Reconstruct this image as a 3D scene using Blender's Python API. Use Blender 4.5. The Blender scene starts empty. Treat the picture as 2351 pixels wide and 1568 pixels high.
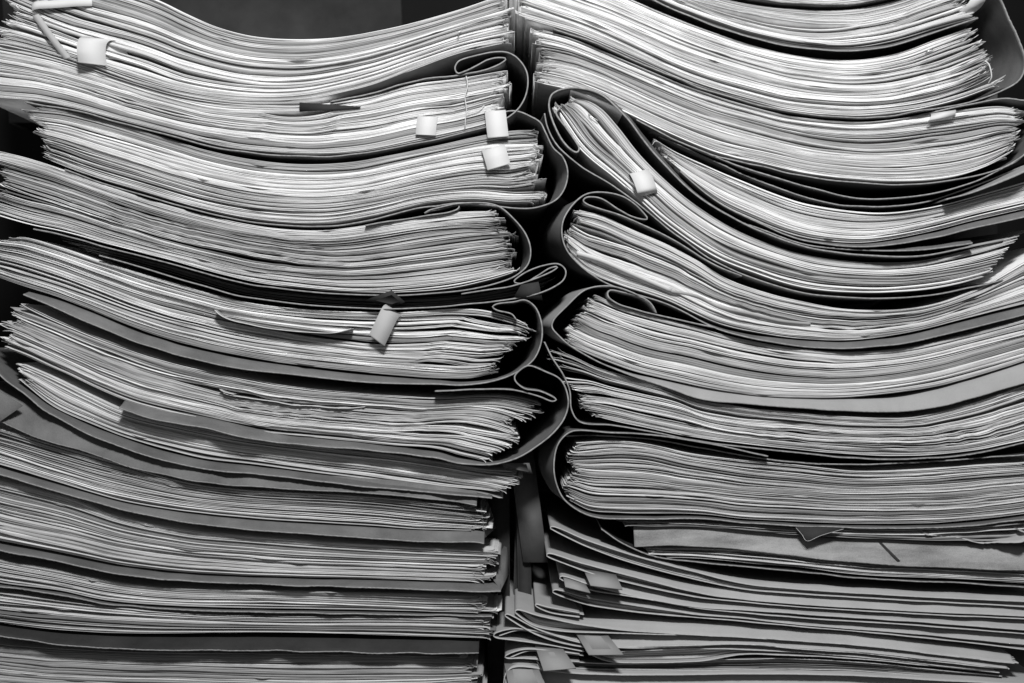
import bpy, math, random
import numpy as np

# ------------------------------------------------------------------ camera, world, light, exposure
scene = bpy.context.scene
U = 0.6 / 2351.0                      # one layout unit in metres; the front of the stacks stands on y = 0
CX, CV = 1175.5, 784.0
DIST = 0.78
cam_d = bpy.data.cameras.new('camera')
cam = bpy.data.objects.new('camera', cam_d)
scene.collection.objects.link(cam)
cam.location = (0, -DIST, 0)
cam.rotation_euler = (math.radians(90), 0, 0)
cam_d.sensor_width = 36
cam_d.lens = 36 * DIST / 0.6
cam_d.clip_start = 0.02
cam_d.clip_end = 20
cam_d.dof.use_dof = True
cam_d.dof.focus_distance = DIST - 0.002
cam_d.dof.aperture_fstop = 7.0
scene.camera = cam

world = bpy.data.worlds.new('World')
scene.world = world
world.use_nodes = True
world.node_tree.nodes['Background'].inputs[0].default_value = (1, 1, 1, 1)
world.node_tree.nodes['Background'].inputs[1].default_value = 0.11

def area(name, loc, target, size, power):
    d = bpy.data.lights.new(name, 'AREA')
    d.shape = 'DISK'; d.size = size; d.energy = power
    o = bpy.data.objects.new(name, d)
    scene.collection.objects.link(o)
    o.location = loc
    from mathutils import Vector
    o.rotation_euler = (Vector(target) - Vector(loc)).to_track_quat('-Z', 'Y').to_euler()
    return o
area('ceiling_lamp', (0.04, -0.84, 0.58), (0, 0, 0.0), 0.15, 13.6)
area('fill_light', (-0.5, -1.9, 0.35), (0, 0, 0), 0.8, 0.8)  # weak fill added to lift the shadows, not an actual lamp

scene.view_settings.view_transform = 'Standard'
scene.view_settings.look = 'None'
scene.view_settings.exposure = 0
scene.view_settings.gamma = 1
scene.render.engine = 'CYCLES'

# ------------------------------------------------------------------ helpers
col = scene.collection
rng = np.random.default_rng(11)
random.seed(5)

def W(u, v, y=0.0):
    return ((u - CX) * U, y, (CV - v) * U)

def mat_new(name):
    m = bpy.data.materials.new(name); m.use_nodes = True
    nt = m.node_tree
    return m, nt, nt.nodes['Principled BSDF']

def paper_material():
    m, nt, b = mat_new('paper')
    N, L = nt.nodes.new, nt.links.new
    at = N('ShaderNodeAttribute'); at.attribute_name = 'tone'
    tc = N('ShaderNodeAttribute'); tc.attribute_name = 'tc'
    ge = N('ShaderNodeNewGeometry')
    sp = N('ShaderNodeSeparateXYZ'); L(ge.outputs['Position'], sp.inputs[0])
    mx = N('ShaderNodeMath'); mx.operation = 'MULTIPLY'; mx.inputs[1].default_value = 38.0; L(sp.outputs['X'], mx.inputs[0])
    my = N('ShaderNodeMath'); my.operation = 'MULTIPLY'; my.inputs[1].default_value = 25.0; L(sp.outputs['Y'], my.inputs[0])
    mt = N('ShaderNodeMath'); mt.operation = 'MULTIPLY'; mt.inputs[1].default_value = 0.5; L(tc.outputs['Fac'], mt.inputs[0])
    cb = N('ShaderNodeCombineXYZ'); L(mx.outputs[0], cb.inputs[0]); L(mt.outputs[0], cb.inputs[1]); L(my.outputs[0], cb.inputs[2])
    n1 = N('ShaderNodeTexNoise'); n1.inputs['Scale'].default_value = 1.0; n1.inputs['Detail'].default_value = 4.0; n1.inputs['Roughness'].default_value = 0.65
    L(cb.outputs[0], n1.inputs['Vector'])
    r1 = N('ShaderNodeMapRange'); r1.inputs[1].default_value = 0.32; r1.inputs[2].default_value = 0.6; r1.inputs[3].default_value = 0.70; r1.inputs[4].default_value = 1.05
    L(n1.outputs['Fac'], r1.inputs[0])
    n2 = N('ShaderNodeTexNoise'); n2.inputs['Scale'].default_value = 28.0; n2.inputs['Detail'].default_value = 3.0
    L(ge.outputs['Position'], n2.inputs['Vector'])
    r2 = N('ShaderNodeMapRange'); r2.inputs[1].default_value = 0.3; r2.inputs[2].default_value = 0.7; r2.inputs[3].default_value = 0.86; r2.inputs[4].default_value = 1.06
    L(n2.outputs['Fac'], r2.inputs[0])
    m1 = N('ShaderNodeMath'); m1.operation = 'MULTIPLY'; L(at.outputs['Fac'], m1.inputs[0]); L(r1.outputs[0], m1.inputs[1])
    m2 = N('ShaderNodeMath'); m2.operation = 'MULTIPLY'; L(m1.outputs[0], m2.inputs[0]); L(r2.outputs[0], m2.inputs[1])
    m2.use_clamp = True
    cc = N('ShaderNodeCombineColor')
    for i in range(3): L(m2.outputs[0], cc.inputs[i])
    L(cc.outputs[0], b.inputs['Base Color'])
    bu = N('ShaderNodeBump'); bu.inputs['Strength'].default_value = 0.35; bu.inputs['Distance'].default_value = 0.00015
    L(n1.outputs['Fac'], bu.inputs['Height']); L(bu.outputs[0], b.inputs['Normal'])
    b.inputs['Roughness'].default_value = 0.75
    b.inputs['Specular IOR Level'].default_value = 0.25
    return m

def card_material(name, g, rough=0.85, contrast=0.38, scale=38, stretch=(1, 1, 1)):
    m, nt, b = mat_new(name)
    N, L = nt.nodes.new, nt.links.new
    tcn = N('ShaderNodeTexCoord'); mp = N('ShaderNodeMapping'); mp.inputs['Scale'].default_value = stretch
    L(tcn.outputs['Object'], mp.inputs[0])
    n1 = N('ShaderNodeTexNoise'); n1.inputs['Scale'].default_value = scale; n1.inputs['Detail'].default_value = 6; n1.inputs['Roughness'].default_value = 0.6
    n2 = N('ShaderNodeTexNoise'); n2.inputs['Scale'].default_value = 1800; n2.inputs['Detail'].default_value = 2
    L(mp.outputs[0], n1.inputs['Vector']); L(tcn.outputs['Object'], n2.inputs['Vector'])
    ad = N('ShaderNodeMath'); ad.operation = 'MULTIPLY_ADD'; ad.inputs[1].default_value = 0.35
    L(n2.outputs['Fac'], ad.inputs[0]); L(n1.outputs['Fac'], ad.inputs[2])
    r = N('ShaderNodeMapRange'); r.inputs[1].default_value = 0.4; r.inputs[2].default_value = 0.95
    r.inputs[3].default_value = g * (1 - contrast); r.inputs[4].default_value = g * (1 + contrast)
    L(ad.outputs[0], r.inputs[0])
    cc = N('ShaderNodeCombineColor')
    for i in range(3): L(r.outputs[0], cc.inputs[i])
    L(cc.outputs[0], b.inputs['Base Color'])
    bu = N('ShaderNodeBump'); bu.inputs['Strength'].default_value = 0.25; bu.inputs['Distance'].default_value = 0.0003
    L(ad.outputs[0], bu.inputs['Height']); L(bu.outputs[0], b.inputs['Normal'])
    b.inputs['Roughness'].default_value = rough
    b.inputs['Specular IOR Level'].default_value = 0.12
    return m

PAPER = paper_material()
CARD = card_material('brown_card', 0.12)
CARD_MID = card_material('grey_card', 0.145)
CARD_LIGHT = card_material('pale_card', 0.31, contrast=0.12)
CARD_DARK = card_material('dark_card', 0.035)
CARD_EDGE = card_material('card_cut_edge', 0.27, contrast=0.4, scale=400)
MANILA = card_material('manila_card', 0.36, contrast=0.12)
MANILA_EDGE = card_material('manila_cut_edge', 0.45, contrast=0.25, scale=400)
TAB = card_material('tab_card', 0.27, contrast=0.1)
WORN = card_material('worn_card', 0.24, contrast=0.6, scale=22, stretch=(1, 1, 5))
SLIP = card_material('slip_paper', 0.6, contrast=0.04)
SLIP_GREY = card_material('slip_paper_grey', 0.38, contrast=0.06)
STRING = card_material('cotton_string', 0.6)
METAL, _nt, _b = mat_new('staple_metal'); _b.inputs['Metallic'].default_value = 1; _b.inputs['Roughness'].default_value = 0.3; _b.inputs['Base Color'].default_value = (.7, .7, .7, 1)

def link(name, verts, faces, mats, parent=None, midx=None, smooth=False, attrs=None):
    me = bpy.data.meshes.new(name)
    verts = np.asarray(verts, dtype=np.float32); faces = np.asarray(faces, dtype=np.int32)
    me.vertices.add(len(verts)); me.vertices.foreach_set('co', verts.ravel())
    nf = len(faces)
    me.loops.add(nf * 4); me.loops.foreach_set('vertex_index', faces.ravel())
    me.polygons.add(nf)
    me.polygons.foreach_set('loop_start', np.arange(nf, dtype=np.int32) * 4)
    me.polygons.foreach_set('loop_total', np.full(nf, 4, dtype=np.int32))
    for m in (mats if isinstance(mats, (list, tuple)) else [mats]): me.materials.append(m)
    if midx is not None: me.polygons.foreach_set('material_index', np.asarray(midx, dtype=np.int32))
    if smooth: me.polygons.foreach_set('use_smooth', np.ones(nf, dtype=bool))
    if attrs:
        for k, a in attrs.items():
            at = me.attributes.new(k, 'FLOAT', 'POINT'); at.data.foreach_set('value', np.asarray(a, dtype=np.float32))
    me.update(calc_edges=True); me.validate()
    o = bpy.data.objects.new(name, me); col.objects.link(o)
    if parent is not None:
        o.parent = parent
        o.location = (-parent.location[0], -parent.location[1], -parent.location[2])
    return o

def tag(o, label, cat, group=None, kind=None):
    if label: o['label'] = label
    if cat: o['category'] = cat
    if group: o['group'] = group
    if kind: o['kind'] = kind
    return o

def thing(name, label, cat, loc, group=None):
    o = bpy.data.objects.new(name, None); col.objects.link(o)
    o.empty_display_size = 0.01
    o.location = loc
    return tag(o, label, cat, group)

def spline(pts, step=5.0, ext=0.0):
    """Catmull-Rom through pts (n,k), resampled evenly along the first two coordinates."""
    P = np.asarray(pts, float)
    d0 = np.linalg.norm(np.diff(P[:, :2], axis=0), axis=1)
    Q = np.vstack([2 * P[0] - P[1], P, 2 * P[-1] - P[-2]])
    out = []
    for i in range(len(P) - 1):
        p0, p1, p2, p3 = Q[i], Q[i + 1], Q[i + 2], Q[i + 3]
        t01 = max(np.linalg.norm(p1[:2] - p0[:2]), 1e-3) ** .5
        t12 = max(np.linalg.norm(p2[:2] - p1[:2]), 1e-3) ** .5
        t23 = max(np.linalg.norm(p3[:2] - p2[:2]), 1e-3) ** .5
        m1 = (p2 - p1 + t12 * ((p1 - p0) / t01 - (p2 - p0) / (t01 + t12)))
        m2 = (p2 - p1 + t12 * ((p3 - p2) / t23 - (p3 - p1) / (t12 + t23)))
        n = max(4, int(d0[i] / 3))
        t = np.linspace(0, 1, n, endpoint=False)[:, None]
        out.append((2 * t**3 - 3 * t**2 + 1) * p1 + (t**3 - 2 * t**2 + t) * m1 + (-2 * t**3 + 3 * t**2) * p2 + (t**3 - t**2) * m2)
    out.append(P[-1:])
    C = np.vstack(out)
    L = np.concatenate([[0], np.cumsum(np.linalg.norm(np.diff(C[:, :2], axis=0), axis=1))])
    n = max(3, int(L[-1] / step) + 1)
    s = np.linspace(0, L[-1], n)
    R = np.stack([np.interp(s, L, C[:, k]) for k in range(C.shape[1])], 1)
    return R, L[-1]

def snoise(rows, S, K):
    """smooth noise, rows x S, K features along the length"""
    K = max(2, int(K))
    R = rng.standard_normal((rows, K + 4))
    x = np.linspace(0, K, S, endpoint=True)
    i = np.minimum(x.astype(int), K - 1); f = (x - i)[None, :]
    a, b, c, d = R[:, i], R[:, i + 1], R[:, i + 2], R[:, i + 3]
    return 0.5 * ((2 * b) + (-a + c) * f + (2 * a - 5 * b + 4 * c - d) * f**2 + (-a + 3 * b - 3 * c + d) * f**3)

def curve_eval(R, L, s):
    """R evenly resampled curve; s in fractions, extrapolated linearly"""
    x = s * (len(R) - 1)
    out = []
    for k in (0, 1):
        v = np.interp(x, np.arange(len(R)), R[:, k])
        n = min(6, len(R) - 1)
        lo = (R[n, k] - R[0, k]) / n; hi = (R[-1, k] - R[-1 - n, k]) / n
        v = v + np.where(x < 0, x * lo, 0) + np.where(x > len(R) - 1, (x - len(R) + 1) * hi, 0)
        out.append(v)
    return out

DEPTH = 0.19

def paper_stack(parent, top, bot, y0=0.0, th=1.05, tone=0.72, groups=(3, 15), gapw=1.0, rag=8.5, lens=(), waves=(), lend=None, rend=None,
                wild=1.0, darks=0.06, tonesd=0.1, fan=(1.7, 2.2), endcut=(True, True), tl=None):
    A, LA = spline(top, 6); B, LB = spline(bot, 6)
    Lm = 0.5 * (LA + LB)
    mid = np.linalg.norm(A[len(A) // 2, :2] - B[len(B) // 2, :2])
    H = abs(A[len(A) // 2, 1] - B[len(B) // 2, 1])
    N = max(2, int(H / (th * 1.18)))
    # group sizes
    sizes = []; n = 0
    while n < N:
        g = int(np.clip(rng.gamma(2.2, (groups[0] + groups[1]) / 7.6), 1, groups[1] + 6)); g = min(g, N - n); sizes.append(g); n += g
    S0 = int(Lm / 9)
    s = np.concatenate([np.array([0, .15, .35, .6, .8]) * 10 / Lm, np.linspace(10 / Lm, 1 - 10 / Lm, S0), 1 - np.array([.8, .6, .35, .15, 0]) * 10 / Lm])
    S = len(s)
    du = s * Lm
    endE = fan[0] * np.exp(-du / 60) + fan[1] * np.exp(-(Lm - du) / 60)
    thick = np.clip(rng.lognormal(0, 0.35, N), 0.45, 2.6)[:, None] * (1 + 0.18 * snoise(N, S, Lm / 160))
    thick = np.maximum(thick, 0.3)
    gaps = np.full((N, S), 0.03) + 0.05 * np.maximum(0, snoise(N, S, Lm / 120))
    gaps *= (1 + 3 * endE)[None, :]
    starts = np.cumsum([0] + sizes[:-1])
    for st in starts:                                 # wider gaps between sheaves
        base = rng.choice([0.5, 1.3, 2.2, 3.6], p=[.3, .3, .27, .13]) * gapw
        nz = snoise(1, S, Lm / 200)[0]
        gaps[st] = base * np.clip(0.75 + 0.55 * nz, 0.15, 3) * (1 + 1.2 * endE * rng.uniform(0, 1.5))
    for _ in range(int(N * 0.11 * wild)):             # short local openings between single sheets
        k = rng.integers(0, N); c = rng.choice([rng.uniform(0, 1), rng.beta(0.7, 3), 1 - rng.beta(0.7, 3)]); w = rng.uniform(15, 90) / Lm
        gaps[k] += rng.uniform(0.5, 2.4) * np.exp(-((s - c) / w) ** 2)
    for (c, w, t, h) in lens:
        k = int(np.clip(t * N, 0, N - 1)); k = int(starts[np.argmin(np.abs(starts - k))])
        gaps[k] += h / th * np.clip(1 - ((s - c) / w) ** 2, 0, 1) ** 0.8
    for (t, s0, s1, a) in waves:                      # torn or crimped page edges
        k = int(np.clip(t * N, 0, N - 1)); k = int(starts[np.argmin(np.abs(starts - k))])
        m = np.clip((s - s0) * 25, 0, 1) * np.clip((s1 - s) * 25, 0, 1)
        gaps[k] += m * a * np.clip(0.9 + snoise(1, S, Lm / 22)[0] * .7 + snoise(1, S, Lm / 50)[0] * .4, 0.1, 3)
    gaps[0] = 0.02
    Wt = np.empty((2 * N, S)); Wt[0::2] = gaps; Wt[1::2] = thick
    T = np.cumsum(Wt, 0); T /= T[-1:]
    t0 = T[0::2]; t1 = T[1::2]                        # top / bottom fraction of each sheet
    gi = np.zeros(N, int)
    for gidx, (st, sz) in enumerate(zip(starts, sizes)): gi[st:st + sz] = gidx
    ng = len(sizes)
    gy = rng.normal(0, 0.00055, ng); gxL = rng.normal(0, rag, ng); gxR = rng.normal(0, rag, ng)
    sheet_tone = np.clip(rng.normal(tone, tonesd * 0.75, ng), 0.25, 0.92)
    pick = rng.random(ng); sheet_tone[pick < .22] *= 0.72; sheet_tone[pick > .72] *= 1.12; sheet_tone[(pick > .5) & (pick < .5 + darks * 1.3)] *= 0.5
    tone_i = sheet_tone[gi] * np.clip(rng.normal(1, 0.055, N), .7, 1.15)
    tone_i[rng.random(N) < darks] *= 0.5
    tone_i = np.clip(tone_i, 0.08, 0.95)
    tm = (np.arange(N) + .5) / N
    eL = rng.normal(0, rag * .7, N) + gxL[gi] + (np.interp(tm, np.linspace(0, 1, len(lend)), lend) if lend else 0)
    eR = rng.normal(0, rag * .7, N) + gxR[gi] + (np.interp(tm, np.linspace(0, 1, len(rend)), rend) if rend else 0)
    yn = 0.00009 * snoise(N, S, Lm / 90) * wild + gy[gi][:, None] + rng.normal(0, 0.0001, N)[:, None]
    ygl = 0.0006 * snoise(ng, S, 3)[gi]
    Y = y0 + yn + ygl
    for _ in range(int(N * 0.12)):                    # small protruding crumples
        k = rng.integers(0, N); c = rng.uniform(0, 1); w = rng.uniform(8, 30) / Lm
        Y[k] -= rng.uniform(0.0006, 0.0022) * np.exp(-((s - c) / w) ** 2)
    # rounded, worn corners
    cr = np.exp(-du / 5)[None, :] * rng.uniform(-0.0018, 0.0035, N)[:, None] + np.exp(-(Lm - du) / 5)[None, :] * rng.uniform(-0.0018, 0.0035, N)[:, None]
    Y = Y + cr
    fr = (np.exp(-du / 14) * fan[0])[None, :] * rng.normal(0, 1.0, N)[:, None] + (np.exp(-(Lm - du) / 14) * fan[1])[None, :] * rng.normal(0, 1.0, N)[:, None]
    hookL = np.where(rng.random(N) < .3, rng.normal(0, 3.0, N), 0) * fan[0]; hookR = np.where(rng.random(N) < .42, rng.normal(0, 3.0, N), 0) * fan[1]
    fr = fr + np.exp(-du / 6)[None, :] * np.clip(hookL, -7, 7)[:, None] + np.exp(-(Lm - du) / 6)[None, :] * np.clip(hookR, -7, 7)[:, None]
    wob = 0.35 * snoise(ng, S, Lm / 45)[gi] * wild * 0.5 + fr
    objs = []
    for gidx, (st, sz) in enumerate(zip(starts, sizes)):
        V = []; F = []; TN = []; TCo = []
        for k in range(st, st + sz):
            se = s + (-(eL[k]) / Lm) * (1 - s) + (eR[k] / Lm) * s
            au, av = curve_eval(A, LA, se); bu, bv = curve_eval(B, LB, se)
            ut = au + (bu - au) * t0[k]; vt = av + (bv - av) * t0[k] + wob[k]
            ub = au + (bu - au) * t1[k]; vb = av + (bv - av) * t1[k] + wob[k]
            q0 = (k - st) / sz * 2 - 1; q1 = (k + 1 - st) / sz * 2 - 1; amp = min(0.0007, 0.00013 * sz + .0001)
            yb = Y[k] + rng.normal(0, 0.00004) + amp * q0 * q0
            yb2 = yb + amp * (q1 * q1 - q0 * q0)
            off = len(V) * 1
            back = y0 + DEPTH + rng.uniform(0, .01)
            blk = np.empty((S, 4, 3), np.float32)
            blk[:, 0, 0] = (ut - CX) * U; blk[:, 0, 1] = yb; blk[:, 0, 2] = (CV - vt) * U
            blk[:, 1, 0] = (ub - CX) * U; blk[:, 1, 1] = yb2; blk[:, 1, 2] = (CV - vb) * U
            blk[:, 2] = blk[:, 1]; blk[:, 2, 1] = back
            blk[:, 3] = blk[:, 0]; blk[:, 3, 1] = back
            o0 = (k - st) * S * 4
            j = np.arange(S - 1) * 4 + o0
            F.append(np.stack([j, j + 1, j + 5, j + 4], 1))
            F.append(np.stack([j + 3, j, j + 4, j + 7], 1))
            F.append(np.stack([j + 1, j + 2, j + 6, j + 5], 1))
            e = o0 + (S - 1) * 4
            F.append(np.array([[o0, o0 + 3, o0 + 2, o0 + 1], [e, e + 1, e + 2, e + 3]]))
            V.append(blk.reshape(-1, 3))
            TN.append(np.full(S * 4, tone_i[k]))
            tcv = np.empty((S, 4)); tt = t0[k] * H; tcv[:, 0] = t0[k] * H; tcv[:, 1] = t1[k] * H; tcv[:, 2] = t1[k] * H; tcv[:, 3] = t0[k] * H
            TCo.append(tcv.ravel() + parent.get('_off', 0))
        objs.append(link('paper_sheaf', np.vstack(V), np.vstack(F), PAPER, parent, attrs={'tone': np.concatenate(TN), 'tc': np.concatenate(TCo)}))
    return objs

def cover(parent, pts, mat=None, edge=None, front=-0.004, th=3.0, back=None, name='cover', rough=0.85, y_in=0.002):
    """A bent sheet of card. pts: (u, v[, lip[, back_shift_u]]) ; lip = how far the front lip hangs down"""
    mat = mat or CARD; edge = edge or CARD_EDGE
    P = [tuple(p) + (0.0,) * (4 - len(p)) for p in pts]
    R, L = spline(P, 5)
    n = len(R)
    tg = np.gradient(R[:, :2], axis=0); tg /= np.linalg.norm(tg, axis=1)[:, None] + 1e-9
    nr = np.stack([-tg[:, 1], tg[:, 0]], 1)
    R[:, 1] += 0.5 * snoise(1, n, L / 40)[0] * rough
    fy = front + 0.0006 * snoise(1, n, L / 50)[0] * rough * 2 + 0.0002 * rng.standard_normal(n) * rough
    back = DEPTH if back is None else back
    rows = [(0.0, fy, 1.0), (0.33, None, 0.75), (0.66, None, .35), (1.0, None, 0.0)]
    lipmask = R[:, 2]
    V = []
    ys = [fy, fy * 0.66 + y_in * .34, fy * 0.33 + y_in * .67, np.full(n, y_in), np.full(n, y_in + .022), np.full(n, back)]
    lp = [1.0, 0.72, 0.36, 0.0, 0.0, 0.0]
    bs = [0, 0, 0, .05, .55, 1.0]
    for yy, l, b in zip(ys, lp, bs):
        for sgn in (-.5, .5):
            u = R[:, 0] + nr[:, 0] * th * sgn + R[:, 3] * b
            v = R[:, 1] + nr[:, 1] * th * sgn + R[:, 2] * l
            V.append(np.stack([(u - CX) * U, yy, (CV - v) * U], 1))
    V = np.vstack(V)
    F = []; M = []
    j = np.arange(n - 1)
    def idx(r, side): return (r * 2 + side) * n
    nR = len(ys)
    F.append(np.stack([idx(0, 0) + j, idx(0, 1) + j, idx(0, 1) + j + 1, idx(0, 0) + j + 1], 1)); M += [1] * (n - 1)
    for r in range(nR - 1):
        F.append(np.stack([idx(r, 0) + j, idx(r, 0) + j + 1, idx(r + 1, 0) + j + 1, idx(r + 1, 0) + j], 1)); M += [0] * (n - 1)
        F.append(np.stack([idx(r, 1) + j + 1, idx(r, 1) + j, idx(r + 1, 1) + j, idx(r + 1, 1) + j + 1], 1)); M += [0] * (n - 1)
        for e in (0, n - 1):
            F.append(np.array([[idx(r, 0) + e, idx(r + 1, 0) + e, idx(r + 1, 1) + e, idx(r, 1) + e]])); M += [1]
    return link(name, V, np.vstack(F), [mat, edge], parent, midx=M)

def plate(name, pts, th, mat, parent=None):
    """a flat stiff quad of card, 4 points (u, v, y), thickness in metres along its normal"""
    from mathutils import Vector
    p = [Vector(W(*q)) for q in pts]
    nrm = (p[1] - p[0]).cross(p[3] - p[0]).normalized() * th * .5
    V = [q + nrm for q in p] + [q - nrm for q in p]
    F = [[0, 1, 2, 3], [7, 6, 5, 4]] + [[i, i + 4, (i + 1) % 4 + 4, (i + 1) % 4] for i in range(4)]
    return link(name, np.array([tuple(v) for v in V]), F, mat, parent)

def strip(name, path, wv, th, mat, parent=None):
    """curled paper strip: path = centre line (u, v, y), wv = width vector (du, dv, dy)"""
    P = np.array(path, float)
    R, L = spline(np.stack([P[:, 0], P[:, 1], P[:, 2]], 1) if True else P, 3)
    C = np.stack([(R[:, 0] - CX) * U, R[:, 2], (CV - R[:, 1]) * U], 1)
    w = np.array([wv[0] * U, wv[2], -wv[1] * U]) * .5
    t = np.gradient(C, axis=0)
    nn = np.cross(t, w); nn /= np.linalg.norm(nn, axis=1)[:, None] + 1e-12
    n = len(C)
    V = np.vstack([C - w + nn * th / 2, C + w + nn * th / 2, C + w - nn * th / 2, C - w - nn * th / 2])
    j = np.arange(n - 1); F = []
    for a in range(4):
        b = (a + 1) % 4
        F.append(np.stack([a * n + j, a * n + j + 1, b * n + j + 1, b * n + j], 1))
    F.append(np.array([[0, n, 2 * n, 3 * n], [n - 1, 4 * n - 1, 3 * n - 1, 2 * n - 1]]))
    return link(name, V, np.vstack(F), mat, parent, smooth=False)

def strip3(name, path, wv, th, mat, parent=None):
    """same as strip, but the path is resampled in true 3-D (for curls towards the viewer)"""
    P = np.array([(p[0], p[1], p[2] / U) for p in path], float)
    Q = []
    for i in range(len(P) - 1):
        p0 = P[max(i - 1, 0)]; p1 = P[i]; p2 = P[i + 1]; p3 = P[min(i + 2, len(P) - 1)]
        for t in np.linspace(0, 1, 8, endpoint=False):
            Q.append(0.5 * ((2 * p1) + (-p0 + p2) * t + (2 * p0 - 5 * p1 + 4 * p2 - p3) * t * t + (-p0 + 3 * p1 - 3 * p2 + p3) * t**3))
    Q.append(P[-1]); Q = np.array(Q)
    C = np.stack([(Q[:, 0] - CX) * U, Q[:, 2] * U, (CV - Q[:, 1]) * U], 1)
    w = np.array([wv[0] * U, wv[2], -wv[1] * U]) * .5
    t = np.gradient(C, axis=0)
    nn = np.cross(t, w); nn /= np.linalg.norm(nn, axis=1)[:, None] + 1e-12
    n = len(C)
    V = np.vstack([C - w + nn * th / 2, C + w + nn * th / 2, C + w - nn * th / 2, C - w - nn * th / 2])
    j = np.arange(n - 1); F = []
    for a in range(4):
        b = (a + 1) % 4
        F.append(np.stack([a * n + j, a * n + j + 1, b * n + j + 1, b * n + j], 1))
    F.append(np.array([[0, n, 2 * n, 3 * n], [n - 1, 4 * n - 1, 3 * n - 1, 2 * n - 1]]))
    return link(name, V, np.vstack(F), mat, parent, smooth=False)

def cord(name, path, rad, mat, parent=None):
    P = np.array([(p[0], p[1], p[2] / U) for p in path], float)
    Q = []
    for i in range(len(P) - 1):
        p0 = P[max(i - 1, 0)]; p1 = P[i]; p2 = P[i + 1]; p3 = P[min(i + 2, len(P) - 1)]
        for t in np.linspace(0, 1, 6, endpoint=False):
            Q.append(0.5 * ((2 * p1) + (-p0 + p2) * t + (2 * p0 - 5 * p1 + 4 * p2 - p3) * t * t + (-p0 + 3 * p1 - 3 * p2 + p3) * t**3))
    Q.append(P[-1]); Q = np.array(Q)
    C = np.stack([(Q[:, 0] - CX) * U, Q[:, 2] * U, (CV - Q[:, 1]) * U], 1)
    t = np.gradient(C, axis=0); t /= np.linalg.norm(t, axis=1)[:, None] + 1e-12
    a = np.cross(t, [0.13, 1, 0.21]); a /= np.linalg.norm(a, axis=1)[:, None] + 1e-12
    b = np.cross(t, a); n = len(C); K = 6
    V = np.vstack([C + rad * (math.cos(2 * math.pi * k / K) * a + math.sin(2 * math.pi * k / K) * b) for k in range(K)])
    j = np.arange(n - 1); F = []
    for k in range(K):
        m = (k + 1) % K
        F.append(np.stack([k * n + j, k * n + j + 1, m * n + j + 1, m * n + j], 1))
    return link(name, V, np.vstack(F), mat, parent, smooth=True)

GROUPS = {'L': 'document folders piled in the left stack', 'R': 'document folders piled in the right stack', 'M': 'thin card folders at the foot of the right stack'}
def folder(side, name, label, top, bot, cat='document folder', **kw):
    bx = np.mean([p[0] for p in bot]); bv = max(p[1] for p in bot)
    t = thing(name, label, cat, W(bx, bv, 0.09), GROUPS[side])
    t['_off'] = float(bv * 3.1)
    paper_stack(t, top, bot, **kw)
    del t['_off']
    return t

# ------------------------------------------------------------------ the setting
def box(name, x0, x1, y0, y1, z0, z1, m, parent=None):
    V = [(x0, y0, z0), (x1, y0, z0), (x1, y1, z0), (x0, y1, z0), (x0, y0, z1), (x1, y0, z1), (x1, y1, z1), (x0, y1, z1)]
    F = [[0, 1, 5, 4], [1, 2, 6, 5], [2, 3, 7, 6], [3, 0, 4, 7], [4, 5, 6, 7], [3, 2, 1, 0]]
    return link(name, V, F, m, parent)
WALL = card_material('dark_wall', 0.012, contrast=0.3, scale=6)
SHELF = card_material('shelf_wood', 0.12, contrast=0.3, scale=10, stretch=(.2, 1, 1))
tag(box('wall', -1.2, 1.2, 0.42, 0.46, -0.262, 0.9, WALL), None, None, kind='structure')
tag(box('shelf', -1.2, 1.2, -0.12, 0.42, -0.29, -0.262, SHELF), None, None, kind='structure')

# ------------------------------------------------------------------ LEFT STACK
f = folder('L', 'document_folder', 'sagging paper bundle without a visible cover, topmost of the left stack',
    [(62, -108), (100, -92), (150, -70), (240, -40), (330, -12), (380, 8), (430, 33), (500, 63), (580, 83), (680, 90), (780, 84), (900, 63), (1050, 22), (1150, -12)],
    [(2, 93), (50, 103), (120, 122), (200, 147), (300, 182), (400, 211), (500, 229), (600, 235), (700, 230), (780, 215), (860, 194), (950, 160), (1060, 121), (1163, 98)],
    lend=[0, 0, 5, -10, 22, -14, 14, 8], rend=[-8, 4, 12, -2, 8, 2], fan=(3.5, 1.0), lens=[(.15, .1, .5, 5), (.3, .2, .72, 6), (.25, .1, .88, 5)], tone=.78, gapw=1.1)
cord('staple', [(1052, 92, -.0015), (1053, 78, -.0026), (1060, 70, -.002)], .0003, METAL, f)

f = folder('L', 'document_folder', 'paper bundle tied by a vertical string, second from top of the left stack',
    [(-60, 92), (0, 102), (100, 124), (200, 155), (300, 189), (400, 218), (500, 236), (600, 242), (700, 242), (830, 225), (950, 194), (1045, 182), (1150, 164)],
    [(-60, 215), (0, 224), (91, 232), (180, 250), (275, 275), (400, 307), (500, 333), (588, 345), (725, 353), (836, 346), (950, 325), (1060, 302), (1150, 278)],
    rend=[0, 6, 5, -10, -16, 4, 12], lens=[(.62, .065, .2, 12), (.92, .06, .45, 4)], waves=[(.5, .12, .5, 2.0)], fan=(1, 1.6), tone=.76)
cover(f, [(760, 236), (860, 214), (973, 184), (1050, 175), (1111, 163), (1150, 147), (1162, 136), (1145, 133), (1122, 138), (1095, 154), (1067, 167), (1051, 171), (1045, 160), (1050, 146), (1062, 137), (1111, 125), (1155, 122), (1182, 132), (1207, 162), (1212, 193), (1204, 228), (1185, 256), (1150, 280), (1100, 297), (1040, 312), (946, 333), (836, 353), (725, 361), (588, 353), (500, 341), (400, 315), (275, 283), (180, 257), (60, 236)], mat=CARD, front=-.003)
plate('bent_leaf', [(690, 238, -.0042), (830, 246, -.002), (826, 250, -.001), (690, 259, -.0035)], .0003, CARD_DARK, f)
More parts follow.
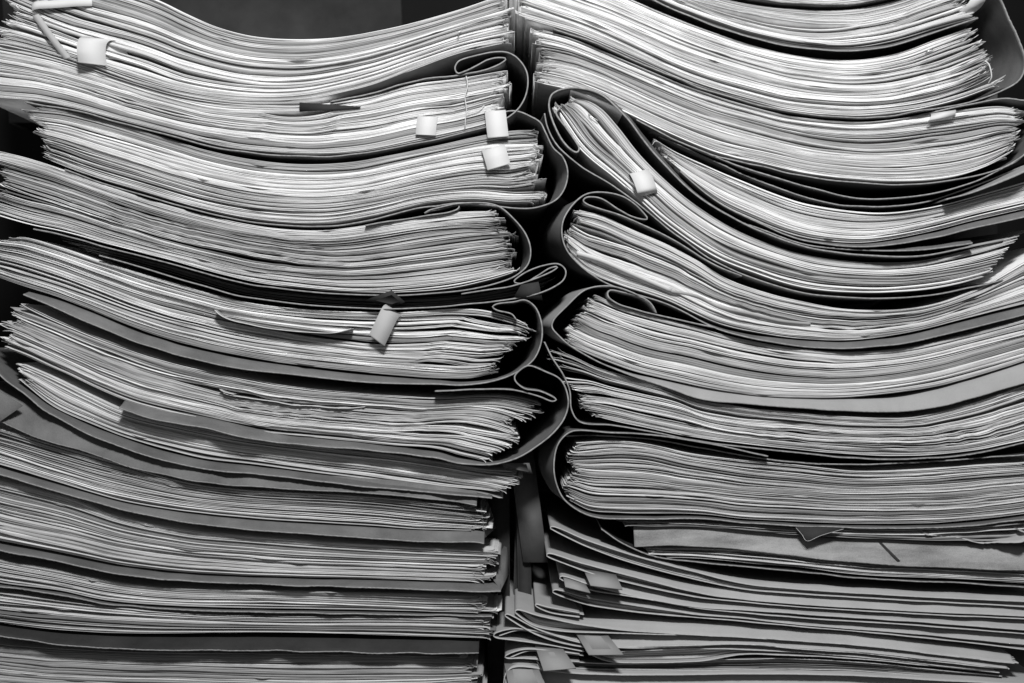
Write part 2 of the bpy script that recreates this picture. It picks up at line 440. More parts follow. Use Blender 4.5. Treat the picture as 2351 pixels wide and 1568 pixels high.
cord('string', [(1069, 176, .002), (1071, 178, -.0025), (1074, 200, -.003), (1068, 225, -.003), (1071, 250, -.0032), (1069, 275, -.003), (1068, 292, -.0025), (1066, 303, .002)], .00028, STRING, f)
cord('string', [(1071, 262, -.0033), (1082, 256, -.004), (1100, 252, -.003), (1112, 243, -.001)], .00025, STRING, f)

f = folder('L', 'document_folder', 'pale bundle with torn right corners in a bulging dark cover, third on the left',
    [(84, 246), (140, 250), (200, 263), (300, 291), (413, 326), (468, 343), (588, 368), (700, 377), (800, 373), (900, 356), (1000, 335), (1110, 311), (1180, 300), (1240, 300)],
    [(105, 364), (150, 382), (230, 411), (322, 438), (440, 473), (550, 498), (646, 510), (750, 512), (850, 496), (973, 467), (1080, 458), (1165, 464), (1222, 463)],
    lend=[4, 10, 0, 6, -2, 0], rend=[0, -10, 14, 4, -12, 8, 0], fan=(1.2, 2.2), lens=[(.97, .05, .1, 9), (.95, .05, .3, 7), (.97, .04, .55, 6)], tone=.8, wild=1.2)
cover(f, [(1120, 285), (1160, 258), (1190, 256), (1215, 266), (1240, 282), (1252, 305), (1270, 340), (1292, 362, 0, -15), (1303, 393, 0, -30), (1297, 430, 0, -35), (1275, 460, 0, -25), (1235, 476), (1180, 478), (1110, 470), (1050, 466), (973, 476), (850, 505), (750, 520), (646, 517), (550, 505), (440, 480), (322, 446), (230, 419), (150, 390)], mat=CARD, front=-.001)

f = folder('L', 'document_folder', 'greyish bundle of dense thin sheets, small flap loop upper right, fourth on the left',
    [(-60, 336), (0, 347), (100, 374), (230, 420), (322, 452), (440, 486), (550, 511), (646, 525), (750, 528), (850, 515), (950, 500), (1050, 487), (1132, 484)],
    [(-20, 490), (19, 502), (77, 518), (150, 533), (248, 560), (413, 603), (550, 640), (646, 656), (808, 670), (945, 670), (1056, 658), (1130, 640), (1184, 624)],
    lend=[0, -20, -50, -52, -40, -20, 0, 30], rend=[-4, 2, -8, 20, -4, 10, 4, 0], fan=(1.4, 1.6), waves=[(.3, .1, .4, 2), (.5, .2, .8, 1.5)], tone=.66, darks=.14, tonesd=.16, th=1.05, wild=1.5)
cover(f, [(840, 519), (900, 508), (976, 497), (1030, 489), (1052, 480), (1055, 473), (1046, 472), (1010, 480), (985, 485), (974, 491), (984, 484), (1010, 477), (1060, 468), (1138, 472), (1179, 503), (1207, 538, 0, -12), (1218, 574, 0, -25), (1212, 607, 0, -25), (1185, 633, 0, -10), (1138, 651), (1056, 668), (945, 677), (808, 677), (646, 663), (550, 648), (413, 611), (248, 568), (150, 541), (80, 526)], mat=CARD, front=-.003)

f = folder('L', 'document_folder', 'thin folder of shade-toned sheets with a rolled flap at right, squeezed in the left stack',
    [(120, 540), (248, 572), (413, 616), (550, 652), (646, 668), (808, 682), (945, 683), (1056, 675), (1130, 663), (1200, 645), (1265, 622)],
    [(180, 572), (260, 592), (385, 626), (550, 673), (646, 687), (740, 697), (827, 702), (932, 703), (1056, 695), (1130, 685), (1200, 672), (1255, 655)],
    y0=.010, tone=.14, tonesd=.04, darks=.2, groups=(2, 6), th=1.6, fan=(.5, 1.2))  # low tone paints in the shade under the overhanging bundle
cover(f, [(1060, 676), (1130, 664), (1170, 658), (1230, 640), (1270, 622), (1280, 613), (1262, 616), (1235, 633), (1200, 652), (1180, 648), (1200, 630), (1245, 611), (1282, 607), (1298, 622), (1294, 642), (1270, 660), (1230, 676), (1182, 686), (1056, 701), (932, 709), (827, 708), (740, 703), (646, 693), (550, 679), (470, 657), (385, 632), (300, 606), (234, 588)], mat=CARD_DARK, front=-.005)
plate('cover_corner', [(1180, 682, -.004), (1196, 655, -.007), (1236, 648, -.006), (1246, 690, -.004)], .0006, CARD_DARK, f)
plate('torn_corner_or_gap_shade', [(838, 690, -.004), (902, 668, -.008), (932, 694, -.006), (900, 704, -.002)], .0005, CARD_DARK, f)

f = folder('L', 'document_folder', 'thick bundle behind the twisted grey slip, grey cover lip below it',
    [(16, 543), (60, 546), (120, 562), (234, 600), (385, 645), (550, 690), (646, 704), (780, 714), (932, 716), (1056, 708), (1120, 714), (1180, 730), (1214, 744)],
    [(-15, 632), (28, 648), (90, 668), (138, 684), (198, 707), (303, 750), (413, 786), (550, 817), (700, 840), (863, 857), (1001, 868), (1080, 868), (1132, 856)],
    lend=[-25, 20, 30, 20, 24, 20, 10], rend=[-5, 10, 8, -15, -6, -22, 0], fan=(1.5, 2.6), lens=[(.80, .10, .2, 4), (.93, .05, .12, 8), (.9, .05, .75, 7)], tone=.76, wild=1.5)
cover(f, [(1185, 735), (1175, 722), (1140, 712), (1131, 705), (1140, 699), (1180, 694), (1205, 690), (1228, 706), (1243, 745, 0, -12), (1242, 785, 0, -28), (1225, 825, 0, -28), (1190, 852, 0, -12), (1140, 870, 2), (1080, 878, 4), (1001, 875, 7), (863, 864, 13), (700, 847, 15), (550, 824, 20), (413, 794, 20), (303, 759, 20), (198, 715, 20), (138, 692, 16), (63, 671, 6)], mat=CARD_MID, front=-.007)
cover(f, [(500, 713), (512, 724), (545, 738), (620, 753), (700, 762), (770, 765), (800, 758), (812, 754)], mat=SLIP_GREY, edge=SLIP, front=-.0085, th=1.6, back=.03, name='bent_leaf', rough=1)

f = folder('L', 'document_folder', 'thick rumpled bundle with a hollow square flap at its right end, left stack',
    [(62, 704), (130, 735), (234, 778), (358, 820), (523, 860), (646, 884), (781, 899), (1001, 913), (1100, 908), (1166, 909), (1244, 924)],
    [(6, 797), (60, 818), (146, 856), (220, 890), (289, 920), (358, 940), (470, 965), (588, 990), (780, 1010), (900, 1022), (1000, 1030), (1060, 1045), (1118, 1058)],
    lend=[0, 22, 8, 30, 10, 0, 4], rend=[0, 6, -4, -20, 12, 20, 18, 0], waves=[(.35, .4, .7, 2.6), (.55, .45, .9, 2)], fan=(2, 2.8), lens=[(.45, .12, .38, 6), (.9, .08, .6, 9), (.84, .07, .75, 8), (.66, .12, .6, 4)], tone=.68, wild=2.2, tonesd=.14)
cover(f, [(1001, 897), (1100, 893), (1176, 893), (1235, 908), (1268, 920), (1276, 916), (1241, 897), (1203, 889), (1183, 872), (1182, 861), (1203, 842), (1215, 839), (1250, 852), (1283, 868), (1297, 890), (1303, 925, 0, -15), (1293, 960, 0, -35), (1265, 995, 0, -40), (1232, 1022, 0, -30), (1180, 1050, 0, -10), (1130, 1063), (1060, 1055, 5), (1000, 1040, 7), (863, 1022, 9), (700, 1004, 14), (588, 986, 18), (470, 958, 20), (358, 938, 20), (286, 918, 16)], mat=CARD_MID, front=-.011)
cover(f, [(540, 905), (515, 898), (507, 893), (520, 904), (600, 918), (700, 932), (800, 938), (840, 934)], mat=SLIP_GREY, edge=SLIP, front=-.0035, th=1.6, back=.02, name='bent_leaf', rough=2)
plate('loose_card', [(1150, 1062, .0), (1215, 1062, -.004), (1222, 1085, -.006), (1160, 1076, .002)], .0006, CARD, f)

f = folder('L', 'document_folder', 'slim half shadowed bundle beneath the rumpled one, white sheets showing at its left end',
    [(52, 838), (110, 862), (200, 905), (290, 945), (420, 975), (588, 1008), (780, 1032), (900, 1045), (1000, 1060), (1111, 1078), (1180, 1082)],
    [(50, 880), (120, 935), (200, 972), (294, 1008), (380, 1033), (468, 1054), (588, 1068), (726, 1087), (863, 1104), (1000, 1122), (1111, 1136), (1146, 1147)],
    y0=.003, tone=.72, lend=[0, 8, -6, 0], rend=[0, 10, 4, 0], fan=(.6, 1.8))
cover(f, [(-45, 800), (-10, 838), (20, 868), (60, 900), (120, 940, 6), (200, 978, 12), (294, 1014, 14), (380, 1040, 14), (468, 1060, 14), (588, 1074, 12), (726, 1091, 10), (863, 1108, 8), (960, 1120, 5), (1060, 1132, 3), (1130, 1140, 1)], mat=CARD, front=-.006)

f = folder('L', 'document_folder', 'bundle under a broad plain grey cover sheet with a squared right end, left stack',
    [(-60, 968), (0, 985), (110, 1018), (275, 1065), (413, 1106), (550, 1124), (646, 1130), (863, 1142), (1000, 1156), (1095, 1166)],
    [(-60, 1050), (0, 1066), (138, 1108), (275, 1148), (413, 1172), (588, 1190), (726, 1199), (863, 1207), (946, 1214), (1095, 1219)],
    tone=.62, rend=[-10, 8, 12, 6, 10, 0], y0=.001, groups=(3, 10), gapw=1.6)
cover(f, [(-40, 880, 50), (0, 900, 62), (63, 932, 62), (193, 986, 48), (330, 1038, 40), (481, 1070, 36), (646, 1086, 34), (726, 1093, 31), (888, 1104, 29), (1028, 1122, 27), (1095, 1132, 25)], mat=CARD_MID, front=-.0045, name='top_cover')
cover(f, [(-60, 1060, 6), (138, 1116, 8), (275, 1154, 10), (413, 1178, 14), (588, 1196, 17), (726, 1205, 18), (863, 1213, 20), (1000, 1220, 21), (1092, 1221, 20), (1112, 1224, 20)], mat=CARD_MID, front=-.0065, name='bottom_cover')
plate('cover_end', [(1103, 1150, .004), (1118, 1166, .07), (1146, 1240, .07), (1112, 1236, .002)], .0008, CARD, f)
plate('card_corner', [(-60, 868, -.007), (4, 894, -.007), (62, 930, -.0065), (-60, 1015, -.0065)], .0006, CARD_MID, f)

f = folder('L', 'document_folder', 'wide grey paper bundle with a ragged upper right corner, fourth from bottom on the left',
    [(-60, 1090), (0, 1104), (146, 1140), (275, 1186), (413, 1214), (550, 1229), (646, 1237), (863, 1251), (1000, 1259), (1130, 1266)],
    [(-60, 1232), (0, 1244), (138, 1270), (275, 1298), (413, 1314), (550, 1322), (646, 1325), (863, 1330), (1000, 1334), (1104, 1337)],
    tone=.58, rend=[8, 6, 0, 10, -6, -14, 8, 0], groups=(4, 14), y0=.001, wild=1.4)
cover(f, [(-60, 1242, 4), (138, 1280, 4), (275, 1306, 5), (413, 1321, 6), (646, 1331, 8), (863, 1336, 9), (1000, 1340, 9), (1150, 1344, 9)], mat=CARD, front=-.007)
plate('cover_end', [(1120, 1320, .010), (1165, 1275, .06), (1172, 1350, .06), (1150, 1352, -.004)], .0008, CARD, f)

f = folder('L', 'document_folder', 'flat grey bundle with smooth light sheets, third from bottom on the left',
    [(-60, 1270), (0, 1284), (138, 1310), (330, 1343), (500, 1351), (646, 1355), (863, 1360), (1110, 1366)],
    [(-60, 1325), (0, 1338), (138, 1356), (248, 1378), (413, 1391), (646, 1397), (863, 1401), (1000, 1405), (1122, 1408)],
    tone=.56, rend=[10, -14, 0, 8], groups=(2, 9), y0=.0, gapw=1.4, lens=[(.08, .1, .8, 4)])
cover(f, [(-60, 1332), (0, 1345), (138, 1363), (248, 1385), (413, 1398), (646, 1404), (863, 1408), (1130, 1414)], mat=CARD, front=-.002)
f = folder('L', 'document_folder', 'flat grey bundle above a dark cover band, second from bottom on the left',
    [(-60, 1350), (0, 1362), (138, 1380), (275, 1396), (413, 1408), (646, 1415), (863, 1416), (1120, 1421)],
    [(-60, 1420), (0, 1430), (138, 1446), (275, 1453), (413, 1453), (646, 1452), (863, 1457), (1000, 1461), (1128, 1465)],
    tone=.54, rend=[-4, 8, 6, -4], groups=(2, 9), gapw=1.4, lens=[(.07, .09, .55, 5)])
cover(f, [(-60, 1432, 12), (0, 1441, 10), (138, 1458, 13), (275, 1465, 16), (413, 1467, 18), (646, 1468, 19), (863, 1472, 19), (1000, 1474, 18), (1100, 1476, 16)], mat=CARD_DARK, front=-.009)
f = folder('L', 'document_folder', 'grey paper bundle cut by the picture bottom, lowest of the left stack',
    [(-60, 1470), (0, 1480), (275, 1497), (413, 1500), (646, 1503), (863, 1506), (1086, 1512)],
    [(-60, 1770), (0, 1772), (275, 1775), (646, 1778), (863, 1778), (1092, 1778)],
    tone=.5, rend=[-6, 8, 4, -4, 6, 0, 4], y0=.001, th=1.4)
cover(f, [(-60, 1785), (500, 1790), (1100, 1790)], mat=CARD_DARK, front=-.003)

# ------------------------------------------------------------------ RIGHT STACK
f = folder('R', 'document_folder', 'bundle barely entering at the top edge, uppermost of the right stack',
    [(1420, -260), (1620, -190), (1800, -150), (1952, -145), (2100, -165), (2250, -230)],
    [(1400, -110), (1560, -50), (1705, -12), (1830, 6), (1940, 8), (2040, -8), (2150, -45), (2260, -90)], tone=.7)
cover(f, [(1400, -103), (1560, -43), (1705, -5), (1830, 11), (1940, 13), (2040, -3), (2150, -40)], mat=CARD_MID, front=-.005)

f = folder('R', 'document_folder', 'bright bundle with a long dark slot between its sheets, top of the right stack',
    [(1440, -100), (1560, -38), (1705, 4), (1830, 20), (1950, 20), (2050, 2), (2150, -30), (2225, -58)],
    [(1400, -58), (1480, -14), (1560, 20), (1700, 70), (1830, 99), (1950, 108), (2050, 94), (2150, 65), (2238, 42)],
    tone=.84, rend=[0, 0, -10, -40, -10, 0], lens=[(.46, .23, .48, 17), (.9, .08, .8, 6)], fan=(1, 1.8), wild=1.3)
cover(f, [(1400, -50, 4), (1480, -10, 8), (1560, 24, 10), (1700, 74, 11), (1830, 103, 11), (1950, 112, 11), (2050, 99, 9), (2150, 70, 5), (2238, 47)], mat=CARD_MID, front=-.006)

f = folder('R', 'document_folder', 'very bright thick bundle with a wide grey curved spine at its right, right stack top',
    [(1196, -110), (1300, -60), (1400, -24), (1462, 4), (1588, 56), (1726, 103), (1822, 125), (1952, 137), (2062, 121), (2150, 90), (2222, 64)],
    [(1206, 44), (1270, 62), (1340, 84), (1450, 131), (1588, 190), (1726, 232), (1822, 254), (1980, 266), (2117, 249), (2210, 225), (2288, 196)],
    tone=.88, rend=[0, 6, 2, 10, 0, -8, 0], lend=[0, 4, 0, 6, 0], fan=(.8, 2.6), lens=[(.93, .06, .25, 8), (.96, .04, .6, 6), (.9, .1, .8, 5)], tonesd=.06, darks=.04)
cover(f, [(2235, -40), (2285, -5), (2312, 50), (2335, 105), (2347, 150, 0, -30), (2335, 185, 0, -20), (2300, 208), (2227, 236), (2117, 256), (1980, 273), (1822, 261), (1726, 239), (1588, 197), (1450, 139), (1340, 92), (1270, 70)], mat=CARD_MID, front=-.004)
cord('string', [(2262, 140, .0), (2266, 150, -.003), (2270, 165, -.0035), (2272, 180, -.003), (2270, 190, .0)], .0004, STRING, f)
cord('staple', [(2124, 124, -.0005), (2128, 118, -.0018), (2138, 115, -.0016), (2144, 118, 0)], .0003, METAL, f)

f = folder('R', 'document_folder', 'bright bundle with a bent corner slip near its right end, third on the right',
    [(1240, 68), (1290, 80), (1340, 98), (1450, 146), (1588, 203), (1726, 246), (1822, 268), (1980, 280), (2117, 264), (2227, 249), (2300, 244), (2340, 252)],
    [(1246, 192), (1313, 208), (1380, 232), (1440, 260), (1506, 292), (1643, 350), (1753, 376), (1870, 401), (2035, 416), (2172, 409), (2260, 384), (2324, 350)],
    tone=.84, lend=[-4, 16, 10, 2, -4, 2, 6, 8], rend=[10, -4, 6, -6, 0], fan=(1.6, 2.2), lens=[(.25, .12, .38, 6), (.62, .2, .3, 7), (.5, .14, .44, 5), (.68, .14, .24, 5)])
cover(f, [(2400, 250), (2372, 320), (2342, 362), (2282, 392), (2172, 417), (2035, 425), (1870, 410), (1753, 385), (1643, 360), (1560, 328), (1500, 300), (1460, 275)], mat=CARD, front=-.004)
cover(f, [(2080, 272), (2227, 240), (2300, 228), (2345, 232), (2400, 236)], mat=CARD, front=-.002, name='top_cover')

f = folder('R', 'document_folder', 'bundle wedged behind the steep looped folder, dark cover leaves above it',
    [(1510, 322), (1547, 345), (1620, 378), (1705, 414), (1842, 464), (1980, 486), (2062, 486), (2172, 468), (2260, 444), (2400, 404)],
    [(1548, 380), (1600, 425), (1660, 468), (1726, 500), (1842, 542), (1980, 556), (2117, 535), (2240, 505), (2400, 468)],
    tone=.8, lend=[0, 0, -6, 6, 0], fan=(1.8, 1), y0=.002)
cover(f, [(1492, 296), (1560, 328), (1643, 362), (1730, 395), (1842, 428), (1930, 450), (1980, 457), (2035, 458), (2145, 444), (2240, 415), (2330, 368), (2420, 310)], mat=CARD, front=-.003, name='top_cover')
cover(f, [(1514, 312), (1600, 352), (1705, 398), (1842, 450), (1930, 470), (2035, 474), (2120, 464), (2200, 440), (2300, 402), (2400, 360)], mat=CARD_DARK, front=.001, name='inner_leaf')
cover(f, [(2160, 462), (2230, 440, 3), (2300, 408, 8), (2400, 358, 14)], mat=CARD_LIGHT, front=-.010, name='index_leaf')
cover(f, [(1560, 396), (1600, 433), (1660, 476), (1726, 508), (1842, 548, 5), (1980, 561, 7), (2117, 541, 10), (2240, 511, 12), (2400, 474, 14)], mat=CARD_MID, front=-.005)
cover(f, [(1705, 512), (1842, 562), (1980, 572, 3), (2100, 568, 7), (2200, 556, 8), (2230, 552, 6)], mat=CARD_MID, front=-.003, name='bottom_cover')

f = folder('R', 'document_folder', 'steeply slanting bundle with a thick looped cover at its upper left end, right stack',
    [(1322, 226), (1352, 232), (1382, 250), (1420, 292), (1470, 355), (1530, 415), (1600, 472), (1705, 534), (1842, 582), (1980, 601), (2117, 598), (2230, 572), (2342, 540)],
    [(1270, 252), (1300, 300), (1327, 336), (1360, 368), (1410, 407), (1470, 460), (1533, 516), (1643, 590), (1726, 624), (1842, 660), (1980, 672), (2117, 666), (2200, 652), (2262, 634)],
    tone=.86, fan=(2.0, 1.2), rag=3, lend=[0, 8, -4, 6, 0], rend=[0, -2, 4, -4, 4, 0], lens=[(.08, .06, .25, 6), (.1, .05, .6, 5), (.5, .1, .55, 4)])
cover(f, [(1285, 252), (1276, 262), (1299, 297), (1323, 332), (1329, 345), (1324, 353), (1310, 347), (1286, 319), (1266, 275), (1260, 240), (1268, 218), (1308, 206), (1350, 205, 4), (1382, 214, 9), (1409, 232, 14), (1440, 262, 17), (1475, 307, 18), (1533, 376, 16), (1600, 442, 12), (1705, 510, 6), (1780, 548), (1842, 568), (1980, 588), (2117, 588), (2225, 566)], mat=CARD, front=-.006, th=3.6)
plate('cover_end', [(2170, 578, -.001), (2300, 552, -.001), (2440, 512, .05), (2230, 540, .05)], .0008, CARD_LIGHT, f)
cover(f, [(1250, 262, 0, -12), (1256, 290, 0, -22), (1280, 335, 0, -10), (1330, 380), (1400, 422), (1470, 474), (1560, 545), (1643, 602), (1726, 638), (1842, 672), (1980, 685), (2117, 680), (2230, 660), (2300, 642)], mat=CARD, front=-.001, name='outer_cover')
cord('staple', [(1351, 262, -.0005), (1356, 268, -.002), (1372, 278, -.002)], .0003, METAL, f)

f = folder('R', 'document_folder', 'bundle showing a rolled sheet and a torn wavy page, right stack',
    [(1322, 482), (1380, 494), (1450, 526), (1533, 562), (1588, 590), (1670, 640), (1760, 672), (1842, 692), (1952, 710), (2117, 704), (2240, 664), (2310, 625), (2400, 570)],
    [(1312, 590), (1345, 622), (1423, 654), (1533, 690), (1643, 740), (1730, 762), (1842, 778), (1952, 781), (2090, 763), (2220, 730), (2400, 686)],
    tone=.74, lend=[0, -4, 8, 26, 20, 10, 0], waves=[(.6, .3, .9, 2.4), (.25, .1, .4, 1.2)], fan=(2.6, 1), rag=5, lens=[(.06, .06, .3, 7), (.1, .06, .55, 6), (.38, .12, .62, 4)], wild=1.6)
cover(f, [(1700, 636), (1643, 612), (1533, 546), (1423, 497), (1345, 469), (1338, 462), (1345, 455), (1375, 457), (1417, 483), (1450, 499), (1485, 503), (1470, 484), (1450, 467), (1423, 452), (1379, 443), (1346, 447), (1318, 468, 0, -40), (1294, 503, 0, -50), (1289, 536, 0, -50), (1298, 570, 0, -45), (1325, 606, 0, -25), (1368, 638), (1423, 664), (1533, 700), (1643, 750, 4), (1730, 770, 8), (1842, 783, 13), (1952, 786, 13), (2090, 770, 14), (2220, 738, 16), (2400, 692, 18)], mat=CARD_MID, front=-.005)
strip3('rolled_sheet', [(1326, 583, -.001), (1380, 600, -.003), (1450, 630, -.003), (1540, 668, -.002)], (4, 11, .003), .0016, SLIP, f)
strip3('torn_page', [(1540, 670, -.001), (1600, 682, -.002), (1650, 706, -.002), (1720, 722, -.003), (1790, 738, -.0025), (1860, 745, -.001)], (1, 8, .002), .0005, SLIP_GREY, f)

f = folder('R', 'document_folder', 'thick even bundle with a pale card lip below and looped flap upper left',
    [(1362, 674), (1423, 702), (1506, 727), (1600, 750), (1705, 778), (1842, 801), (1952, 808), (2090, 797), (2240, 763), (2400, 722)],
    [(1300, 790), (1374, 822), (1450, 850), (1533, 871), (1671, 899), (1822, 913), (1980, 910), (2145, 888), (2260, 858), (2400, 812)],
    tone=.72, lend=[0, -2, 6, 12, 8, 0], fan=(2.6, 1), rag=5, groups=(5, 18), tonesd=.06, lens=[(.04, .04, .3, 4), (.15, .08, .25, 3)])
cover(f, [(1640, 752), (1560, 735), (1464, 712), (1415, 697), (1394, 680), (1397, 668), (1430, 672), (1478, 686), (1495, 700), (1506, 720), (1490, 697), (1450, 672), (1396, 657, 0, -20), (1345, 665, 0, -40), (1299, 704, 0, -50), (1270, 736, 0, -50), (1267, 752, 0, -45), (1285, 774, 0, -30), (1313, 796), (1374, 830), (1450, 858, 4), (1533, 876, 14), (1600, 890, 24), (1705, 904, 22), (1822, 914, 21), (1950, 918, 25), (2062, 914, 30), (2145, 898, 35), (2260, 866, 38), (2400, 820, 42)], mat=CARD_LIGHT, front=-.0045, edge=CARD_EDGE)

f = folder('R', 'document_folder', 'crushed bundle with splayed frayed left ends beneath the pale cover, right stack',
    [(1262, 800), (1310, 816), (1368, 842), (1450, 866), (1528, 888), (1588, 914), (1700, 934), (1822, 946), (1980, 958), (2100, 957), (2230, 926), (2400, 868)],
    [(1368, 957), (1450, 975), (1588, 1003), (1700, 1018), (1822, 1031), (1960, 1044), (2110, 1046), (2240, 1033), (2400, 1000)],
    tone=.62, waves=[(.55, .3, .9, 2.6), (.8, .35, 1, 2.2)], lend=[-15, 5, 26, 4, 18, 6, 0], fan=(3.2, 1), rag=7, groups=(4, 14), wild=2.0, tonesd=.12, darks=.12)
cover(f, [(1250, 785), (1268, 822), (1292, 858), (1308, 898), (1312, 940), (1330, 968), (1400, 975), (1500, 992), (1588, 1010), (1700, 1025), (1822, 1038), (1960, 1051), (2110, 1053), (2240, 1040), (2400, 1006)], mat=CARD, front=-.001)

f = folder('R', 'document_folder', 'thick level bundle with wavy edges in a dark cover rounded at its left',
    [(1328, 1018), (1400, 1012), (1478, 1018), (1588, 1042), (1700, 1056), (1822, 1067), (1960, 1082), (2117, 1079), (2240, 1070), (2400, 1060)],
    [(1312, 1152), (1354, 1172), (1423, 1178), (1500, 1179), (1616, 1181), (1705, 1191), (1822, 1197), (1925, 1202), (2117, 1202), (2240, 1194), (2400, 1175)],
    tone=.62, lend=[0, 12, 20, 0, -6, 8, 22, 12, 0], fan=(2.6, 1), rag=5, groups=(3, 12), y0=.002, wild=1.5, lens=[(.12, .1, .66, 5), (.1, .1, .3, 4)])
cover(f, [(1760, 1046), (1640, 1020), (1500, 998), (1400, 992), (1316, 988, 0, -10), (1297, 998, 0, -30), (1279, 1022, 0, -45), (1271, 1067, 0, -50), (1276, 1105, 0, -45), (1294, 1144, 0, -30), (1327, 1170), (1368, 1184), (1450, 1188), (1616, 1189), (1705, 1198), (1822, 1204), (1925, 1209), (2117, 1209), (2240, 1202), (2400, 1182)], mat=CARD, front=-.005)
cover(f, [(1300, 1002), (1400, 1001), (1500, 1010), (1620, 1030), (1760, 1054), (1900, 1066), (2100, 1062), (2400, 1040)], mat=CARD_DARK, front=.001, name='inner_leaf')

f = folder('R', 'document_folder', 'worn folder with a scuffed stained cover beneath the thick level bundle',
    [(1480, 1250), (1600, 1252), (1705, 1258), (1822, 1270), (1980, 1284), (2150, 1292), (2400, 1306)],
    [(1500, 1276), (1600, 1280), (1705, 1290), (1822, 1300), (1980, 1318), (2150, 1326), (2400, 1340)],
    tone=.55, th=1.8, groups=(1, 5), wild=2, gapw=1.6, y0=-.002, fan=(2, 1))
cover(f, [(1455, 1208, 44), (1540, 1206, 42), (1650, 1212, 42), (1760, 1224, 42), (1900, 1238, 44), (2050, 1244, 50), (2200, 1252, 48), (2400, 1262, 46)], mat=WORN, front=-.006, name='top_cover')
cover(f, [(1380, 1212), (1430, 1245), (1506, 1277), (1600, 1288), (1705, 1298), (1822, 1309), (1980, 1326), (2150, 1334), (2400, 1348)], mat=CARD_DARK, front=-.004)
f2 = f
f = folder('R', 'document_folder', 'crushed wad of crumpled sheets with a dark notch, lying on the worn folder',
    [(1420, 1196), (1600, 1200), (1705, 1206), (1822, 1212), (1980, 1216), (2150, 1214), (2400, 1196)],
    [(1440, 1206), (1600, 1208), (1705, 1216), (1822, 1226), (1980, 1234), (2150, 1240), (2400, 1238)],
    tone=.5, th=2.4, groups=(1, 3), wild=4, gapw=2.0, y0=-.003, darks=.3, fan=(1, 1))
cover(f, [(2120, 1222, 2), (2180, 1230, 5), (2250, 1236, 8), (2310, 1232, 9), (2338, 1226, 8), (2348, 1216, 5), (2330, 1209, 3)], mat=SLIP_GREY, edge=SLIP_GREY, front=-.0045, th=1.4, name='crumpled_sheet', rough=2.5, back=.02)
plate('torn_corner_or_gap_shade', [(1822, 1206, -.006), (1880, 1206, -.006), (1935, 1209, -.006), (1845, 1236, -.010)], .0003, CARD_DARK, f)  # dark plate stands in for the shade inside the notch's open gap
cord('torn_edge', [(1822, 1208, -.0065), (1834, 1222, -.008), (1845, 1236, -.0104), (1878, 1224, -.0088), (1930, 1211, -.0066)], .00014, MANILA_EDGE, f)
plate('crease', [(2018, 1246, .0008), (2025, 1246, .0008), (2060, 1284, -.0062), (2053, 1284, -.0062)], .0003, CARD_DARK, f2)

# ------------------------------------------------------------------ thin manila folders
def manila(label, up, lo, lips, front=-.006, tone=.5, n=1.6, tabs=(), mat=None, y0=.002, dark=False):
    bx = np.mean([p[0] for p in lo]); bv = max(p[1] for p in lo)
    lips = [l * 1.35 for l in lips]; front = front * .55
    f = thing('thin_folder', label, 'card folder', W(bx, bv, .09), GROUPS['M'])
    f['_off'] = float(bv * 2.3)
    m = mat or MANILA
    upi = [(p[0] + (8 if i == 0 else 0), p[1] + 2.5) for i, p in enumerate(up)]
    loi = [(p[0] + (8 if i == 0 else 0), p[1] - 2.0) for i, p in enumerate(lo)]
    paper_stack(f, upi, loi, y0=y0, th=n, tone=tone, groups=(1, 4), fan=(.4, .4), wild=1.2, rag=3)
    del f['_off']
    path = [(p[0], p[1], l) for p, l in zip(reversed(up), reversed(lips))] + [(lo[0][0] - 4, .5 * (up[0][1] + lo[0][1]))] + [(p[0], p[1]) for p in lo]
    cover(f, path, mat=m, edge=MANILA_EDGE, front=front, th=2.0, rough=.35)
    for t in tabs:
        t = [(a[0], a[1], a[2] - .005) for a in t]
        plate('tab', t, .0007, TAB, f)
    return f

manila('highest of the thin card folders, its frayed fold at the upper left',
    [(1268, 1208), (1350, 1238), (1450, 1268), (1600, 1308), (1705, 1332), (1822, 1343), (2100, 1360), (2400, 1374)],
    [(1266, 1214), (1350, 1255), (1450, 1291), (1600, 1330), (1705, 1351), (1822, 1361), (2100, 1378), (2400, 1394)],
    [0, 2, 4, 4, 5, 6, 6, 6], front=-.004, tone=.55)
manila('thin card folder with a smooth bright front fold just below the highest thin folder',
    [(1258, 1268), (1340, 1288), (1450, 1313), (1600, 1346), (1705, 1357), (1822, 1367), (2100, 1384), (2400, 1400)],
    [(1258, 1276), (1340, 1308), (1450, 1337), (1600, 1368), (1705, 1379), (1822, 1390), (2100, 1406), (2400, 1420)],
    [0, 3, 6, 9, 12, 12, 12, 10], front=-.008, tone=.5)
manila('thin card folder carrying the broad four-cornered tab beside its left fold',
    [(1288, 1320), (1360, 1336), (1450, 1348), (1600, 1377), (1705, 1386), (1822, 1397), (2100, 1413), (2400, 1430)],
    [(1288, 1328), (1360, 1352), (1450, 1366), (1600, 1393), (1705, 1403), (1822, 1414), (2100, 1432), (2400, 1456)],
    [0, 4, 12, 10, 8, 6, 8, 12], front=-.009, tabs=[[(1340, 1308, .004), (1412, 1316, .004), (1424, 1342, -.011), (1352, 1332, -.012)]])
manila('thin card folder with creased layered tabs at its left end, fourth of the thin folders',
    [(1272, 1352), (1350, 1366), (1450, 1380), (1600, 1402), (1705, 1409), (1822, 1421), (2100, 1441), (2400, 1464)],
    [(1272, 1360), (1350, 1386), (1450, 1402), (1600, 1416), (1705, 1424), (1822, 1435), (2100, 1460), (2400, 1494)],
    [0, 3, 5, 5, 6, 7, 9, 14], front=-.006, tabs=[[(1292, 1320, .003), (1340, 1334, .003), (1352, 1352, -.008), (1296, 1338, -.008)]])
